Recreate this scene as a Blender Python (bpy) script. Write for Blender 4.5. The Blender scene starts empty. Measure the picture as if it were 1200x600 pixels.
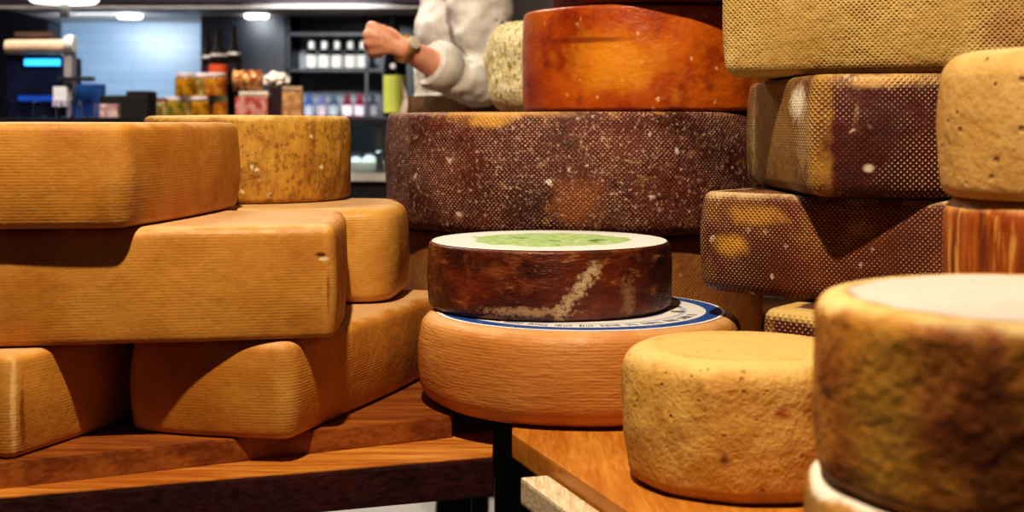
import bpy, bmesh, math, random
from mathutils import Vector, noise as mnoise
random.seed(7)
C = bpy.context.scene.collection
PI = math.pi
E = 1.12                 # eye height of the camera
TT = E - 0.375           # top of the display boards

# ------------------------------------------------------------------ helpers
def lin(c):
    if isinstance(c, str):
        c = [int(c[i:i+2], 16) / 255 for i in (0, 2, 4)]
    return tuple((x / 12.92 if x <= 0.04045 else ((x + 0.055) / 1.055) ** 2.4) for x in c[:3]) + (1.0,)

class NT:
    def __init__(s, name):
        s.m = bpy.data.materials.new(name); s.m.use_nodes = True
        s.t = s.m.node_tree; s.t.nodes.clear()
        s.out = s.t.nodes.new('ShaderNodeOutputMaterial')
        s.b = s.t.nodes.new('ShaderNodeBsdfPrincipled')
        s.t.links.new(s.b.outputs[0], s.out.inputs[0])
    def L(s, a, sock):
        if hasattr(a, 'is_output') or isinstance(a, bpy.types.NodeSocket): s.t.links.new(a, sock)
        else: sock.default_value = a
    def math(s, op, a, b=0.0):
        n = s.t.nodes.new('ShaderNodeMath'); n.operation = op
        s.L(a, n.inputs[0]); s.L(b, n.inputs[1]); return n.outputs[0]
    def step(s, v, lo, hi, a=0.0, b=1.0):
        n = s.t.nodes.new('ShaderNodeMapRange'); n.interpolation_type = 'SMOOTHSTEP'
        s.L(v, n.inputs[0]); n.inputs[1].default_value = lo; n.inputs[2].default_value = hi
        n.inputs[3].default_value = a; n.inputs[4].default_value = b; return n.outputs[0]
    def mix(s, f, a, b):
        n = s.t.nodes.new('ShaderNodeMix'); n.data_type = 'RGBA'
        s.L(f, n.inputs[0]); s.L(a, n.inputs[6]); s.L(b, n.inputs[7]); return n.outputs[2]
    def scaled(s, v, sc):
        n = s.t.nodes.new('ShaderNodeVectorMath'); n.operation = 'MULTIPLY'
        s.L(v, n.inputs[0]); n.inputs[1].default_value = sc; return n.outputs[0]
    def noise(s, v, scale, detail=3.0, rough=0.55):
        n = s.t.nodes.new('ShaderNodeTexNoise'); s.L(v, n.inputs['Vector'])
        n.inputs['Scale'].default_value = scale; n.inputs['Detail'].default_value = detail
        n.inputs['Roughness'].default_value = rough; return n
    def coord(s, kind='Object'):
        n = s.t.nodes.new('ShaderNodeTexCoord'); return n.outputs[kind]
    def attr(s, name):
        n = s.t.nodes.new('ShaderNodeAttribute'); n.attribute_name = name; return n.outputs['Fac']

def plain(name, col, rough=0.6, metal=0.0, var=0.12, scale=14.0, emit=0.0, stretch=(1, 1, 1), spec=0.5):
    """simple procedural surface: slightly uneven colour"""
    t = NT(name); c = lin(col)
    n = t.noise(t.scaled(t.coord(), stretch), scale, 4)
    d = tuple(x * (1 - 2.2 * var) for x in c[:3]) + (1,)
    l = tuple(min(1, x * (1 + var)) for x in c[:3]) + (1,)
    t.L(t.mix(t.step(n.outputs[0], .3, .7), d, l), t.b.inputs['Base Color'])
    t.b.inputs['Roughness'].default_value = rough; t.b.inputs['Metallic'].default_value = metal
    t.b.inputs['Specular IOR Level'].default_value = spec
    if emit:
        t.b.inputs['Emission Color'].default_value = c; t.b.inputs['Emission Strength'].default_value = emit
    return t.m

def glass(name, col='eef4f2', rough=0.03, alpha=None):
    t = NT(name); n = t.noise(t.coord(), 5, 2)
    t.b.inputs['Base Color'].default_value = lin(col)
    t.L(t.step(n.outputs[0], .3, .7, rough, rough * 1.6), t.b.inputs['Roughness'])
    t.b.inputs['Transmission Weight'].default_value = 1.0; t.b.inputs['IOR'].default_value = 1.2
    return t.m

def wood(name, dark, light, grain=(1, 1, 1), rough=0.35, scale=26.0):
    t = NT(name); co = t.coord()
    v = t.scaled(co, grain)
    a = t.noise(v, scale, 6, .6); b = t.noise(v, scale * 5, 4, .6); c = t.noise(co, 4, 3)
    f = t.math('ADD', t.math('MULTIPLY', a.outputs[0], .65), t.math('MULTIPLY', b.outputs[0], .35))
    col = t.mix(t.step(f, .36, .66), lin(dark), lin(light))
    col = t.mix(t.step(c.outputs[0], .45, .8, 0, .4), col, lin(dark))
    t.L(col, t.b.inputs['Base Color'])
    t.L(t.step(b.outputs[0], .3, .7, rough, rough + .2), t.b.inputs['Roughness'])
    bp = t.t.nodes.new('ShaderNodeBump'); bp.inputs['Strength'].default_value = .25; bp.inputs['Distance'].default_value = .001
    t.L(f, bp.inputs['Height']); t.L(bp.outputs[0], t.b.inputs['Normal'])
    return t.m

def rind(name, c1, c2, s1=9.0, lo1=.35, hi1=.65, stretch=(1, 1, 1), blotch=(), net=None, edge=(), cap=None,
         spots=(), pits=None, bump=((120, .0006),), rough=.6, specks=None, loc=(0, 0, 0), coat=0.0, weave=None):
    t = NT(name); co = t.coord(); uv = t.coord('UV')
    sc = t.scaled(co, stretch)
    n1 = t.noise(sc, s1, 5, .6)
    col = t.mix(t.step(n1.outputs[0], lo1, hi1), lin(c1), lin(c2))
    for b in blotch:       # colour, scale, lo, hi, amount, stretch
        st = b[5] if len(b) > 5 else (1, 1, 1)
        n = t.noise(t.scaled(co, st), b[1], 6, .65)
        col = t.mix(t.step(n.outputs[0], b[2], b[3], 0, b[4]), col, lin(b[0]))
    heights = []
    if weave:              # fine cloth print: pitch, colour, amount
        sx = t.t.nodes.new('ShaderNodeSeparateXYZ'); t.L(uv, sx.inputs[0])
        k = 2 * PI / weave[0]
        w1 = t.math('SINE', t.math('MULTIPLY', sx.outputs[1], k))
        w2 = t.math('SINE', t.math('MULTIPLY', sx.outputs[0], k))
        w = t.math('ADD', t.math('MULTIPLY', w1, .7), t.math('MULTIPLY', w2, .3))
        nm = t.noise(co, 11, 3)
        wm = t.math('MULTIPLY', t.step(w, -.2, .9), t.step(nm.outputs[0], .42, .68, .15, weave[2]))
        col = t.mix(wm, col, lin(weave[1]))
        heights.append((t.math('MULTIPLY', w, t.step(nm.outputs[0], .4, .65)), weave[3]))
    if net:                # cloth net print: p, col, lo, hi, amt, mask
        sx = t.t.nodes.new('ShaderNodeSeparateXYZ'); t.L(uv, sx.inputs[0])
        nn = t.noise(co, 60, 2); jit = t.math('MULTIPLY', t.math('SUBTRACT', nn.outputs[0], .5), net['p'] * net.get('jit', .5))
        u = t.math('ADD', sx.outputs[0], jit); v = sx.outputs[1]
        k = 2 * PI / net['p']
        a = t.math('SINE', t.math('MULTIPLY', t.math('ADD', u, v), k))
        b = t.math('SINE', t.math('MULTIPLY', t.math('SUBTRACT', u, v), k))
        w = t.math('MULTIPLY', t.math('ADD', a, 1), t.math('ADD', b, 1))      # 0..4
        d = t.step(w, net['lo'], net['hi'])
        m = t.noise(co, net.get('ms', 8), 5, .65)
        mk = t.step(m.outputs[0], net.get('mlo', .35), net.get('mhi', .6), net.get('mmin', .1), net['amt'])
        col = t.mix(t.math('MULTIPLY', d, mk), col, lin(net['col']))
        heights.append((t.math('MULTIPLY', w, mk), net.get('h', .0004)))
    if specks:             # colour, scale, radius, amount
        vo = t.t.nodes.new('ShaderNodeTexVoronoi'); vo.inputs['Scale'].default_value = specks[1]
        nv = t.noise(co, specks[1] * 2, 2)
        mv = t.t.nodes.new('ShaderNodeVectorMath'); mv.operation = 'ADD'
        t.L(co, mv.inputs[0]); t.L(t.scaled(nv.outputs['Color'], (.6 / specks[1],) * 3), mv.inputs[1])
        t.L(mv.outputs[0], vo.inputs['Vector'])
        sel = t.noise(co, specks[1] * .8, 1)
        f = t.math('MULTIPLY', t.step(vo.outputs['Distance'], specks[2], specks[2] * .5), t.step(sel.outputs[0], .5, .6, 0, specks[3]))
        col = t.mix(f, col, lin(specks[0]))
    if pits:               # scale, radius, depth, colour
        vo = t.t.nodes.new('ShaderNodeTexVoronoi'); vo.inputs['Scale'].default_value = pits[0]; t.L(co, vo.inputs['Vector'])
        sel = t.noise(co, pits[0] * .7, 1)
        f = t.math('MULTIPLY', t.step(vo.outputs['Distance'], pits[1], pits[1] * .35), t.step(sel.outputs[0], .5, .58))
        col = t.mix(t.math('MULTIPLY', f, .75), col, lin(pits[3]))
        heights.append((f, -pits[2]))
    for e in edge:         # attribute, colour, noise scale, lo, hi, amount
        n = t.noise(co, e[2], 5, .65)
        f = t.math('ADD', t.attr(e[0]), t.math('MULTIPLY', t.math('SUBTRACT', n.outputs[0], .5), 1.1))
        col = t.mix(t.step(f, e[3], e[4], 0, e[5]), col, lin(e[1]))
    for sp in spots:       # world centre, radii, colour, amount, raggedness
        n = t.noise(co, sp[5] if len(sp) > 5 else 45, 4, .65)
        mv = t.t.nodes.new('ShaderNodeVectorMath'); mv.operation = 'SUBTRACT'; t.L(co, mv.inputs[0])
        mv.inputs[1].default_value = tuple(sp[0][i] - loc[i] for i in range(3))
        q = t.scaled(mv.outputs[0], tuple(1 / r for r in sp[1]))
        ln = t.t.nodes.new('ShaderNodeVectorMath'); ln.operation = 'LENGTH'; t.L(q, ln.inputs[0])
        f = t.math('ADD', ln.outputs['Value'], t.math('MULTIPLY', t.math('SUBTRACT', n.outputs[0], .5), sp[4]))
        col = t.mix(t.step(f, 1.2, .35, 0, sp[3]), col, lin(sp[2]))
    if cap:                # colour, lo, hi, amount of the tint of the upper face
        n = t.noise(co, 30, 4, .6)
        f = t.math('ADD', t.attr('cap'), t.math('MULTIPLY', t.math('SUBTRACT', n.outputs[0], .5), .1))
        f = t.math('MULTIPLY', t.step(f, cap[1], cap[2], 0, cap[3]), t.step(t.attr('cap'), .001, .012))
        col = t.mix(f, col, lin(cap[0]))
    t.L(col, t.b.inputs['Base Color'])
    nr = t.noise(co, 35, 3)
    t.L(t.step(nr.outputs[0], .3, .7, rough - .08, rough + .12), t.b.inputs['Roughness'])
    t.b.inputs['Specular IOR Level'].default_value = .35
    if coat:
        t.b.inputs['Coat Weight'].default_value = coat; t.b.inputs['Coat Roughness'].default_value = .3
    for s_, d_ in bump:
        heights.append((t.noise(sc, s_, 4, .65).outputs[0], d_ * 2))
    prev = None
    for h, d_ in heights:
        bp = t.t.nodes.new('ShaderNodeBump'); bp.inputs['Strength'].default_value = 1.0
        bp.inputs['Distance'].default_value = abs(d_); bp.invert = d_ < 0
        t.L(h, bp.inputs['Height'])
        if prev: t.L(prev, bp.inputs['Normal'])
        prev = bp.outputs[0]
    if prev: t.L(prev, t.b.inputs['Normal'])
    return t.m

def tag(o, label=None, cat=None, group=None, kind=None):
    if label: o['label'] = label
    if cat: o['category'] = cat
    if group: o['group'] = group
    if kind: o['kind'] = kind
    return o

def link(name, me, mat=None, parent=None, loc=(0, 0, 0), smooth=False):
    o = bpy.data.objects.new(name, me); C.objects.link(o); o.location = loc
    if mat: me.materials.append(mat)
    if parent: o.parent = parent
    if smooth:
        for p in me.polygons: p.use_smooth = True
    return o

def empty(name, loc, rz=0.0):
    o = bpy.data.objects.new(name, None); C.objects.link(o); o.location = loc; o.rotation_euler.z = rz
    o.empty_display_size = .05
    return o

def finish(bm, name, mat, parent=None, loc=(0, 0, 0), smooth=False, bevel=0.0, sharp=35):
    if bevel:
        bmesh.ops.bevel(bm, geom=bm.edges[:], offset=bevel, segments=2, affect='EDGES', profile=.7)
    bmesh.ops.recalc_face_normals(bm, faces=bm.faces[:])
    me = bpy.data.meshes.new(name); bm.to_mesh(me); bm.free()
    if smooth:
        for p in me.polygons: p.use_smooth = True
        me.set_sharp_from_angle(angle=math.radians(sharp))
    return link(name, me, mat, parent, loc)

def add_box(bm, lo, hi):
    vs = [bm.verts.new((x, y, z)) for z in (lo[2], hi[2]) for y in (lo[1], hi[1]) for x in (lo[0], hi[0])]
    for f in ((0, 2, 3, 1), (4, 5, 7, 6), (0, 1, 5, 4), (2, 6, 7, 3), (0, 4, 6, 2), (1, 3, 7, 5)):
        bm.faces.new([vs[i] for i in f])

def box(name, lo, hi, mat, parent=None, loc=(0, 0, 0), bevel=0.0):
    bm = bmesh.new(); add_box(bm, lo, hi)
    return finish(bm, name, mat, parent, loc, bevel=bevel)

def add_lathe(bm, prof, n=24, c=(0, 0, 0), axis='z'):
    rings = []
    for r, z in prof:
        ring = []
        for i in range(n):
            a = 2 * PI * i / n; x, y = r * math.cos(a), r * math.sin(a)
            p = (x, y, z) if axis == 'z' else ((z, x, y) if axis == 'x' else (x, z, y))
            ring.append(bm.verts.new((p[0] + c[0], p[1] + c[1], p[2] + c[2])))
        rings.append(ring)
    for a, b in zip(rings, rings[1:]):
        for i in range(n):
            bm.faces.new((a[i], a[(i + 1) % n], b[(i + 1) % n], b[i]))
    bm.faces.new(rings[0][::-1]); bm.faces.new(rings[-1])

def lathe(name, prof, mat, parent=None, loc=(0, 0, 0), n=24, axis='z', c=(0, 0, 0)):
    bm = bmesh.new(); add_lathe(bm, prof, n, c, axis)
    return finish(bm, name, mat, parent, loc, smooth=True)

def prism(name, pts, z0, z1, mat, parent=None, bevel=.002, loc=(0, 0, 0)):
    bm = bmesh.new()
    a = [bm.verts.new((x, y, z0)) for x, y in pts]; b = [bm.verts.new((x, y, z1)) for x, y in pts]
    bm.faces.new(a[::-1]); bm.faces.new(b); n = len(pts)
    for i in range(n): bm.faces.new((a[i], a[(i + 1) % n], b[(i + 1) % n], b[i]))
    return finish(bm, name, mat, parent, loc, bevel=bevel)

def copy_tree(o, parent=None):
    c = o.copy(); C.objects.link(c)
    if parent: c.parent = parent
    for ch in [x for x in bpy.data.objects if x.parent == o]:
        copy_tree(ch, c)
    return c

# ------------------------------------------------------------------ cheese shapes
def circle(R, n=144, squash=1.0, rot=0.0):
    return [(R * math.cos(2 * PI * i / n + rot), R * squash * math.sin(2 * PI * i / n + rot), 0.0) for i in range(n)]

def polyline(corners, r=.02, bulge=.008, per=26, arc=9):
    """rounded convex footprint (counter-clockwise), edges bulging outward; third value: nearness to a corner"""
    n = len(corners); pts = []
    area = sum(corners[i][0] * corners[(i + 1) % n][1] - corners[(i + 1) % n][0] * corners[i][1] for i in range(n))
    if area < 0: corners = corners[::-1]
    cs = [Vector(c[:2]) for c in corners]
    rounds = []
    for i in range(n):
        p, q, s = cs[i - 1], cs[i], cs[(i + 1) % n]
        d1 = (p - q).normalized(); d2 = (s - q).normalized()
        half = math.acos(max(-1, min(1, d1.dot(d2)))) / 2
        t = r / math.tan(half)
        cen = q + (d1 + d2).normalized() * (r / math.sin(half))
        rounds.append((q + d1 * t, q + d2 * t, cen))
    for i in range(n):
        a, b, cen = rounds[i]
        a0 = math.atan2(*(a - cen).yx); a1 = math.atan2(*(b - cen).yx)
        while a1 < a0: a1 += 2 * PI
        for k in range(arc):
            an = a0 + (a1 - a0) * k / (arc - 1)
            pts.append((cen.x + r * math.cos(an), cen.y + r * math.sin(an), 1.0))
        e = rounds[(i + 1) % n][0]; dv = e - b; ln = dv.length; nr = Vector((dv.y, -dv.x)).normalized()
        for k in range(1, per):
            s_ = k / per
            q = b + dv * s_ + nr * (bulge * 4 * s_ * (1 - s_))
            dist = min(s_, 1 - s_) * ln
            pts.append((q.x, q.y, max(0.0, 1 - dist / .03)))
    return pts

def cheese(name, out, h, loc, mat, rb=.012, rt=.012, sb=.004, dome=.0006, amp=.0012, freq=18, seed=0, parent=None,
           side=14, lean=0.0):
    n = len(out); P = [Vector(o[:2]) for o in out]
    cen = sum(P, Vector((0, 0))) / n
    N = []
    for i in range(n):
        d = P[(i + 1) % n] - P[i - 1]; N.append(Vector((d.y, -d.x)).normalized())
    per = [0.0]
    for i in range(n): per.append(per[-1] + (P[(i + 1) % n] - P[i]).length)
    prof = []    # inset, z, etop, ebot
    for k in range(7):
        a = PI / 2 * k / 6; prof.append((rb * (1 - math.sin(a)), rb * (1 - math.cos(a))))
    for k in range(1, side):
        prof.append((0.0, rb + (h - rb - rt) * k / side))
    for k in range(7):
        a = PI / 2 * k / 6; prof.append((rt * (1 - math.cos(a)), h - rt + rt * math.sin(a)))
    rings = []   # list of (verts, etop, ebot, cap)
    bm = bmesh.new(); uvl = bm.loops.layers.uv.new('UVMap')
    data = {}
    off = Vector((seed * 3.7, seed * 1.9, seed * 5.3))
    def put(x, y, z, nr, et, eb, cp, cr):
        q = Vector((x, y, z))
        d = mnoise.noise(q * freq + off) * amp + mnoise.noise(q * freq * .28 + off) * amp * 2.2
        x2 = x + nr[0] * d; y2 = y + nr[1] * d; z2 = z + nr[2] * d
        z2 = z2 if z > h * .04 else max(z2, 0.0)
        v = bm.verts.new((x2, y2, max(0.0, z2))); data[v] = (et, eb, cp, cr); return v
    W = .026
    def ringpts(inset, z, et, eb):
        s_ = 2 * z / h - 1
        bl = sb * (1 - s_ * s_)
        r_ = []
        nzz = 0.0
        for i in range(n):
            q = P[i] - N[i] * (inset - bl)
            r_.append(put(q.x, q.y, z, (N[i].x, N[i].y, 0), et, eb, 0.0, out[i][2] if len(out[i]) > 2 else 0))
        return r_
    for ins, z in prof:
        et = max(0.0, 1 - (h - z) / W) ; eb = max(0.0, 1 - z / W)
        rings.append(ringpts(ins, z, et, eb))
    top0 = [P[i] - N[i] * rt for i in range(n)]; bot0 = [P[i] - N[i] * rb for i in range(n)]
    fr = (.985, .955, .9, .8, .66, .5, .32, .15)
    capr = []
    for f in fr:
        capr.append([put(*(cen + (q - cen) * f), h + dome * (1 - f * f), (0, 0, .25), max(0.0, 1 - (1 - f) * 6), 0, 1 - f, 0) for q in top0])
    cv = put(cen.x, cen.y, h + dome, (0, 0, .5), 0, 0, 1, 0)
    capb = [[put(*(cen + (q - cen) * f), 0.0, (0, 0, 0), 0, 0, 0, 0) for q in bot0] for f in (.8, .4)]
    allr = capb[::-1] + rings + capr
    for a, b in zip(allr, allr[1:]):
        isside = a in rings and b in rings
        for i in range(n):
            j = (i + 1) % n
            f = bm.faces.new((a[i], a[j], b[j], b[i])); f.smooth = True
            us = (per[i], per[i + 1], per[i + 1], per[i])
            for lp, u in zip(f.loops, us):
                co = lp.vert.co
                lp[uvl].uv = (u, co.z) if isside else (co.x, co.y)
    for i in range(n):
        f = bm.faces.new((capr[-1][i], capr[-1][(i + 1) % n], cv)); f.smooth = True
        for lp in f.loops: lp[uvl].uv = lp.vert.co.xy
    bm.faces.new(capb[-1][::-1])
    bm.verts.index_update()
    vals = [data[v] for v in bm.verts]
    me = bpy.data.meshes.new(name); bm.to_mesh(me); bm.free()
    for k, an in enumerate(('etop', 'ebot', 'cap', 'corner')):
        at = me.attributes.new(an, 'FLOAT', 'POINT')
        at.data.foreach_set('value', [v[k] for v in vals])
    o = link(name, me, mat, parent, loc)
    return o

def block(name, corners, z, h, mat, r=.022, bulge=.008, label=None, cat='cheese', **kw):
    cx = sum(c[0] for c in corners) / len(corners); cy = sum(c[1] for c in corners) / len(corners)
    loc = (cx, cy, z)
    m = mat(loc) if callable(mat) else mat
    o = cheese(name, polyline([(c[0] - cx, c[1] - cy) for c in corners], r, bulge), h, loc, m, **kw)
    tag(o, label, cat); return o

def wheel(name, c, R, z, h, mat, label=None, cat='cheese', **kw):
    loc = (c[0], c[1], z)
    m = mat(loc) if callable(mat) else mat
    o = cheese(name, circle(R), h, loc, m, **kw); tag(o, label, cat); return o

def para(p0, p1, depth, skew=0.0):
    """four corners from the front edge p0 -> p1 (left to right) and a depth behind it"""
    d = Vector((p1[0] - p0[0], p1[1] - p0[1])); nrm = Vector((-d.y, d.x)).normalized(); t = d.normalized()
    q = nrm * depth + t * skew
    return [p0, p1, (p1[0] + q.x, p1[1] + q.y), (p0[0] + q.x, p0[1] + q.y)]

# ================================================================== SETTING
m_floor = NT('pale_floor_tiles')
co = m_floor.coord()
br = m_floor.t.nodes.new('ShaderNodeTexBrick'); m_floor.L(co, br.inputs['Vector'])
br.offset = 0; br.inputs['Scale'].default_value = 1.0; br.inputs['Brick Width'].default_value = .6; br.inputs['Row Height'].default_value = .6
br.inputs['Mortar Size'].default_value = .004
br.inputs['Color1'].default_value = lin('c9c5bd'); br.inputs['Color2'].default_value = lin('bdb9b1'); br.inputs['Mortar'].default_value = lin('77736c')
m_floor.L(br.outputs[0], m_floor.b.inputs['Base Color']); m_floor.b.inputs['Roughness'].default_value = .35
m_floor = m_floor.m
m_wall = plain('grey_brown_plaster', '6f6660', .85, var=.06, scale=3)
m_ceil = plain('dark_ceiling_paint', '2b2730', .9, var=.05, scale=2)
tag(box('floor', (-3.4, -2, -.05), (3.4, 6.4, 0), m_floor), kind='structure')
tag(box('ceiling', (-3.4, -2, 2.9), (3.4, 6.4, 2.95), m_ceil), kind='structure')
tag(box('wall_back', (-3.4, 6.2, 0), (3.4, 6.3, 2.9), m_wall), kind='structure')
tag(box('wall_left', (-3.4, -2, 0), (-3.3, 6.2, 2.9), m_wall), kind='structure')
tag(box('wall_right', (3.3, -2, 0), (3.4, 6.2, 2.9), m_wall), kind='structure')

# ================================================================== DISPLAY TABLES
m_plank = wood('honey_oiled_board', '9a5518', 'd0903c', (.5, 6, 6), .32, 7)
m_plankC = wood('amber_oiled_board', 'ac681f', 'c98a36', (6, .6, 6), .3, 7)
m_red = wood('dark_red_stained_board', '220808', '431310', (.6, 6, 6), .4, 7)
m_pale = wood('pale_raw_board', 'b69a72', 'e6d6b4', (12, 1, 12), .6)
m_leg = wood('black_brown_leg', '1d120d', '35211a', (8, 8, 1), .5)

# rear-left: a dark table whose honey board carries the pale blocks
tb = empty('display_table', (-.55, 2.2, 0)); tag(tb, 'dark red table with honey coloured front ledge under the stacked amber blocks', 'table')
def loc_pts(pts, o): return [(x - o[0], y - o[1]) for x, y in pts]
Bp = [(-1.25, 1.23), (-.585, 1.462), (-.022, 1.655), (-.022, 2.95), (-1.25, 2.95)]
prism('table_top', loc_pts(Bp, (-.55, 2.2)), E - .452, E - .405, m_red, tb, .004)
ledge = [(-1.25, 1.232), (-.585, 1.464), (-.024, 1.657), (-.024, 1.80), (-.585, 1.60), (-1.25, 1.37)]
o = prism('ledge_strip', loc_pts(ledge, (-.55, 2.2)), E - .4055, E - .4035, m_plank, tb, .0007); o['label'] = 'honey coloured top strip'
for x, y in ((-1.18, 1.40), (-.95, 2.85), (-.12, 2.85), (-1.18, 2.85)):
    box('leg', (-.035, -.035, 0), (.035, .035, E - .452), m_leg, tb, (x + .55, y - 2.2, 0), .004)
Ap = [(-1.25, 1.163), (-.565, 1.5075), (-.077, 1.754), (-.077, 2.92), (-1.25, 2.92)]
tag(prism('wooden_board', Ap, E - .4035, TT, wood('chestnut_board', '6a3310', '9c5c22', (.5, 6, 6), .33, 7), None, .003),
    'chestnut board lying on the dark table under the bottom amber blocks', 'board')

# right: amber board on a dark red apron
tc = empty('cheese_table', (.8, 2.0, 0)); tag(tc, 'amber topped table under the pitted yellow wheel, its corner below the blue labelled wheel', 'table')
Cp = [(0.0, 1.653), (.31, .735), (1.6, .735), (1.6, 2.95), (0.0, 2.95)]
prism('table_top', loc_pts(Cp, (.8, 2.0)), E - .405, TT, m_plankC, tc, .003)
Cap = [(.03, 1.64), (.335, .745), (.36, .745), (.055, 1.65)]
prism('apron', loc_pts(Cap, (.8, 2.0)), E - .50, E - .405, m_red, tc, .002)
Cs = [(.009, 1.515), (.170, 1.04), (.205, 1.04), (.040, 1.525)]
box('strip_bracket', (-.78, -.65, E - .46), (-.70, -.60, E - .422), m_red, tc, (.0, .0, 0))
o = prism('edge_strip', loc_pts(Cs, (.8, 2.0)), E - .422, E - .392, m_pale, tc, .004); o['label'] = 'pale raw wooden strip'
for x, y in ((.42, .82), (1.52, .82), (.08, 2.85), (1.52, 2.85)):
    box('leg', (-.035, -.035, 0), (.035, .035, E - .405), m_leg, tc, (x - .8, y - 2.0, 0), .004)
box('back_panel', (-.835, .70, .1), (.76, .72, E - .46), m_leg, tc)  # dark sheet added and stretched left so the gap between tables stays dark
box('rail', (-.76, .70, E - .46), (.76, .72, E - .405), m_leg, tc)

# ================================================================== CHEESES
# --- pale amber blocks on the left
def amber(seed, c1='a9691d', c2='c98d38', marks=()):
    def f(loc):
        return rind('amber_block_rind', c1, c2, 6 + seed * .7, .3, .7,
                    blotch=(('8f5418', 5 + seed, .55, .8, .55), ('e0b878', 14, .6, .85, .35), ('7a4312', 40, .68, .8, .35)),
                    weave=(.0036, 'ddb06a', .11, .0001),
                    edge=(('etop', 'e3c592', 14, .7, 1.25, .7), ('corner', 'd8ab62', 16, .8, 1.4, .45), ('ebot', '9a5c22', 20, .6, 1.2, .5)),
                    cap=('dcba8e', -.06, .04, .55), spots=marks, bump=((90, .0004), (22, .0006)), rough=.5, loc=loc)  # cap and etop paint a cream highlight onto the upper faces
    return f
# bottom, by the left frame edge
block('cheese_block', [(-.556, 1.519), (-.485, 1.75), (-.46, 1.86), (-.86, 1.96), (-.94, 1.71), (-.75, 1.59)][:1] + [(-.45, 1.865), (-.84, 1.985), (-.945, 1.64)],
      TT, .1165, amber(1, marks=(((-.556, 1.52, TT + .06), (.0035, .02, .07), 'e2bd7c', .85, 1.6, 120), ((-.549, 1.525, TT + .04), (.002, .02, .05), '6e3a12', .7, 1.6, 120))), r=.014, bulge=.006, rt=.010, rb=.008, sb=.004, seed=1,
      label='amber cheese block at the lower left corner, its vertical edge frayed, lying on the board')
block('cheese_block', [(-.466, 1.662), (-.262, 1.612), (-.098, 2.118), (-.305, 2.17)],
      TT, .1165, amber(2), r=.018, bulge=.006, rt=.012, rb=.010, sb=.006, seed=2,
      label='amber cheese block on the board, its corner lit by a pointed arch of light')
block('cheese_block', [(-.80, 1.535), (-.213, 1.632), (-.238, 1.93), (-.84, 1.84)],
      TT + .1185, .1355, amber(3, marks=(((-.228, 1.63, E - .156), (.008, .02, .0035), '4a200c', .9, .9, 150), ((-.224, 1.63, E - .161), (.007, .02, .003), 'ecd6a8', .9, .8, 150), ((-.219, 1.63, E - .20), (.0025, .02, .03), '8a4f1c', .7, 1.6, 150))), r=.011, bulge=.006, rt=.013, rb=.007, sb=.004, seed=3,
      label='long amber cheese block with a chipped right corner, lying across the two bottom blocks')
block('cheese_block', [(-.58, 1.965), (-.166, 1.945), (-.185, 2.24), (-.58, 2.26)],
      TT + .1185, .135, amber(4, 'ae7424', 'cf9840'), r=.050, bulge=.010, rt=.016, rb=.014, sb=.007, seed=4,
      label='amber cheese block with a rounded end, behind the chipped long block')
block('cheese_block', [(-.86, 1.525), (-.441, 1.556), (-.392, 1.965), (-.84, 2.02)],
      TT + .2555, .121, amber(5, 'a9691c', 'c88b34'), r=.020, bulge=.010, rt=.010, rb=.008, sb=.006, seed=5,
      label='topmost amber cheese block of the left stack, level with the jars behind')
wheel('round_cheese', (-.425, 2.205), .163, TT + .255, .1325,
      lambda loc: rind('golden_speckled_rind', 'a8701f', 'c79a3d', 8, .3, .7, stretch=(1, 1, .35),
                       blotch=(('5e2f12', 120, .5, .64, .6), ('7a4416', 40, .5, .66, .6, (1, 1, .4)), ('d9b65e', 30, .55, .75, .5), ('6d3a14', 9, .52, .7, .75)),
                       specks=('efe0b4', 42, .25, .7), edge=(('etop', 'e2c27a', 25, .6, 1.1, .8),),
                       bump=((140, .001), (40, .0012)), rough=.6, loc=loc),
      rt=.010, rb=.008, sb=.003, amp=.0018, seed=6,
      label='golden speckled cheese wheel with brown mottling beside the topmost amber block')

# --- centre: blue labelled wheel and the green labelled wheel on it
Bw = wheel('round_cheese', (.0935, 1.87), .212, TT, .120,
      lambda loc: rind('peach_smooth_rind', 'b3702c', 'cb8d44', 7, .3, .7, stretch=(.5, .5, 2.2),
                       blotch=(('b56a2a', 6, .5, .75, .6), ('e5bb85', 18, .6, .8, .45, (.4, .4, 2)), ('8e4d22', 60, .68, .76, .6, (.6, .6, 2))),
                       weave=(.0040, 'e8bd88', .12, .00012),
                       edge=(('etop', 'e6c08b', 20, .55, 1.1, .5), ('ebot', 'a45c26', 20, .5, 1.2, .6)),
                       bump=((80, .0007), (25, .0008)), rough=.5, loc=loc),
      rt=.016, rb=.028, sb=.010, dome=0, seed=8, amp=.0012,
      label='peach coloured cheese wheel with a blue and white ring label on its upper face')
t = NT('blue_white_ring_label'); co = t.coord()
ln = t.t.nodes.new('ShaderNodeVectorMath'); ln.operation = 'LENGTH'
t.L(t.scaled(co, (1, 1, 0)), ln.inputs[0]); rr = ln.outputs['Value']
sx = t.t.nodes.new('ShaderNodeSeparateXYZ'); t.L(co, sx.inputs[0])
nz = t.noise(co, 40, 3)
c = t.mix(t.step(rr, .118, .119), lin('8b9cae'), lin('e9e4da'))
c = t.mix(t.step(rr, .136, .137), c, lin('b9c2cc')); c = t.mix(t.step(rr, .144, .145), c, lin('e9e6df'))
c = t.mix(t.step(rr, .170, .171), c, lin('214f96')); c = t.mix(t.step(rr, .191, .192), c, lin('efece4'))
c = t.mix(t.step(nz.outputs[0], .5, .8, 0, .3), c, lin('9fb0c4'))
t.L(c, t.b.inputs['Base Color']); t.b.inputs['Roughness'].default_value = .45
bm = bmesh.new(); prof = [(0.0005, .0003), (.1965, .0003), (.1965, .0010), (.195, .0012), (.0005, .0012)]
add_lathe(bm, prof, 128)
lab = finish(bm, 'paper_label', t.m, Bw, (0, 0, .1200)); lab['label'] = 'blue and white ring label'
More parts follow.
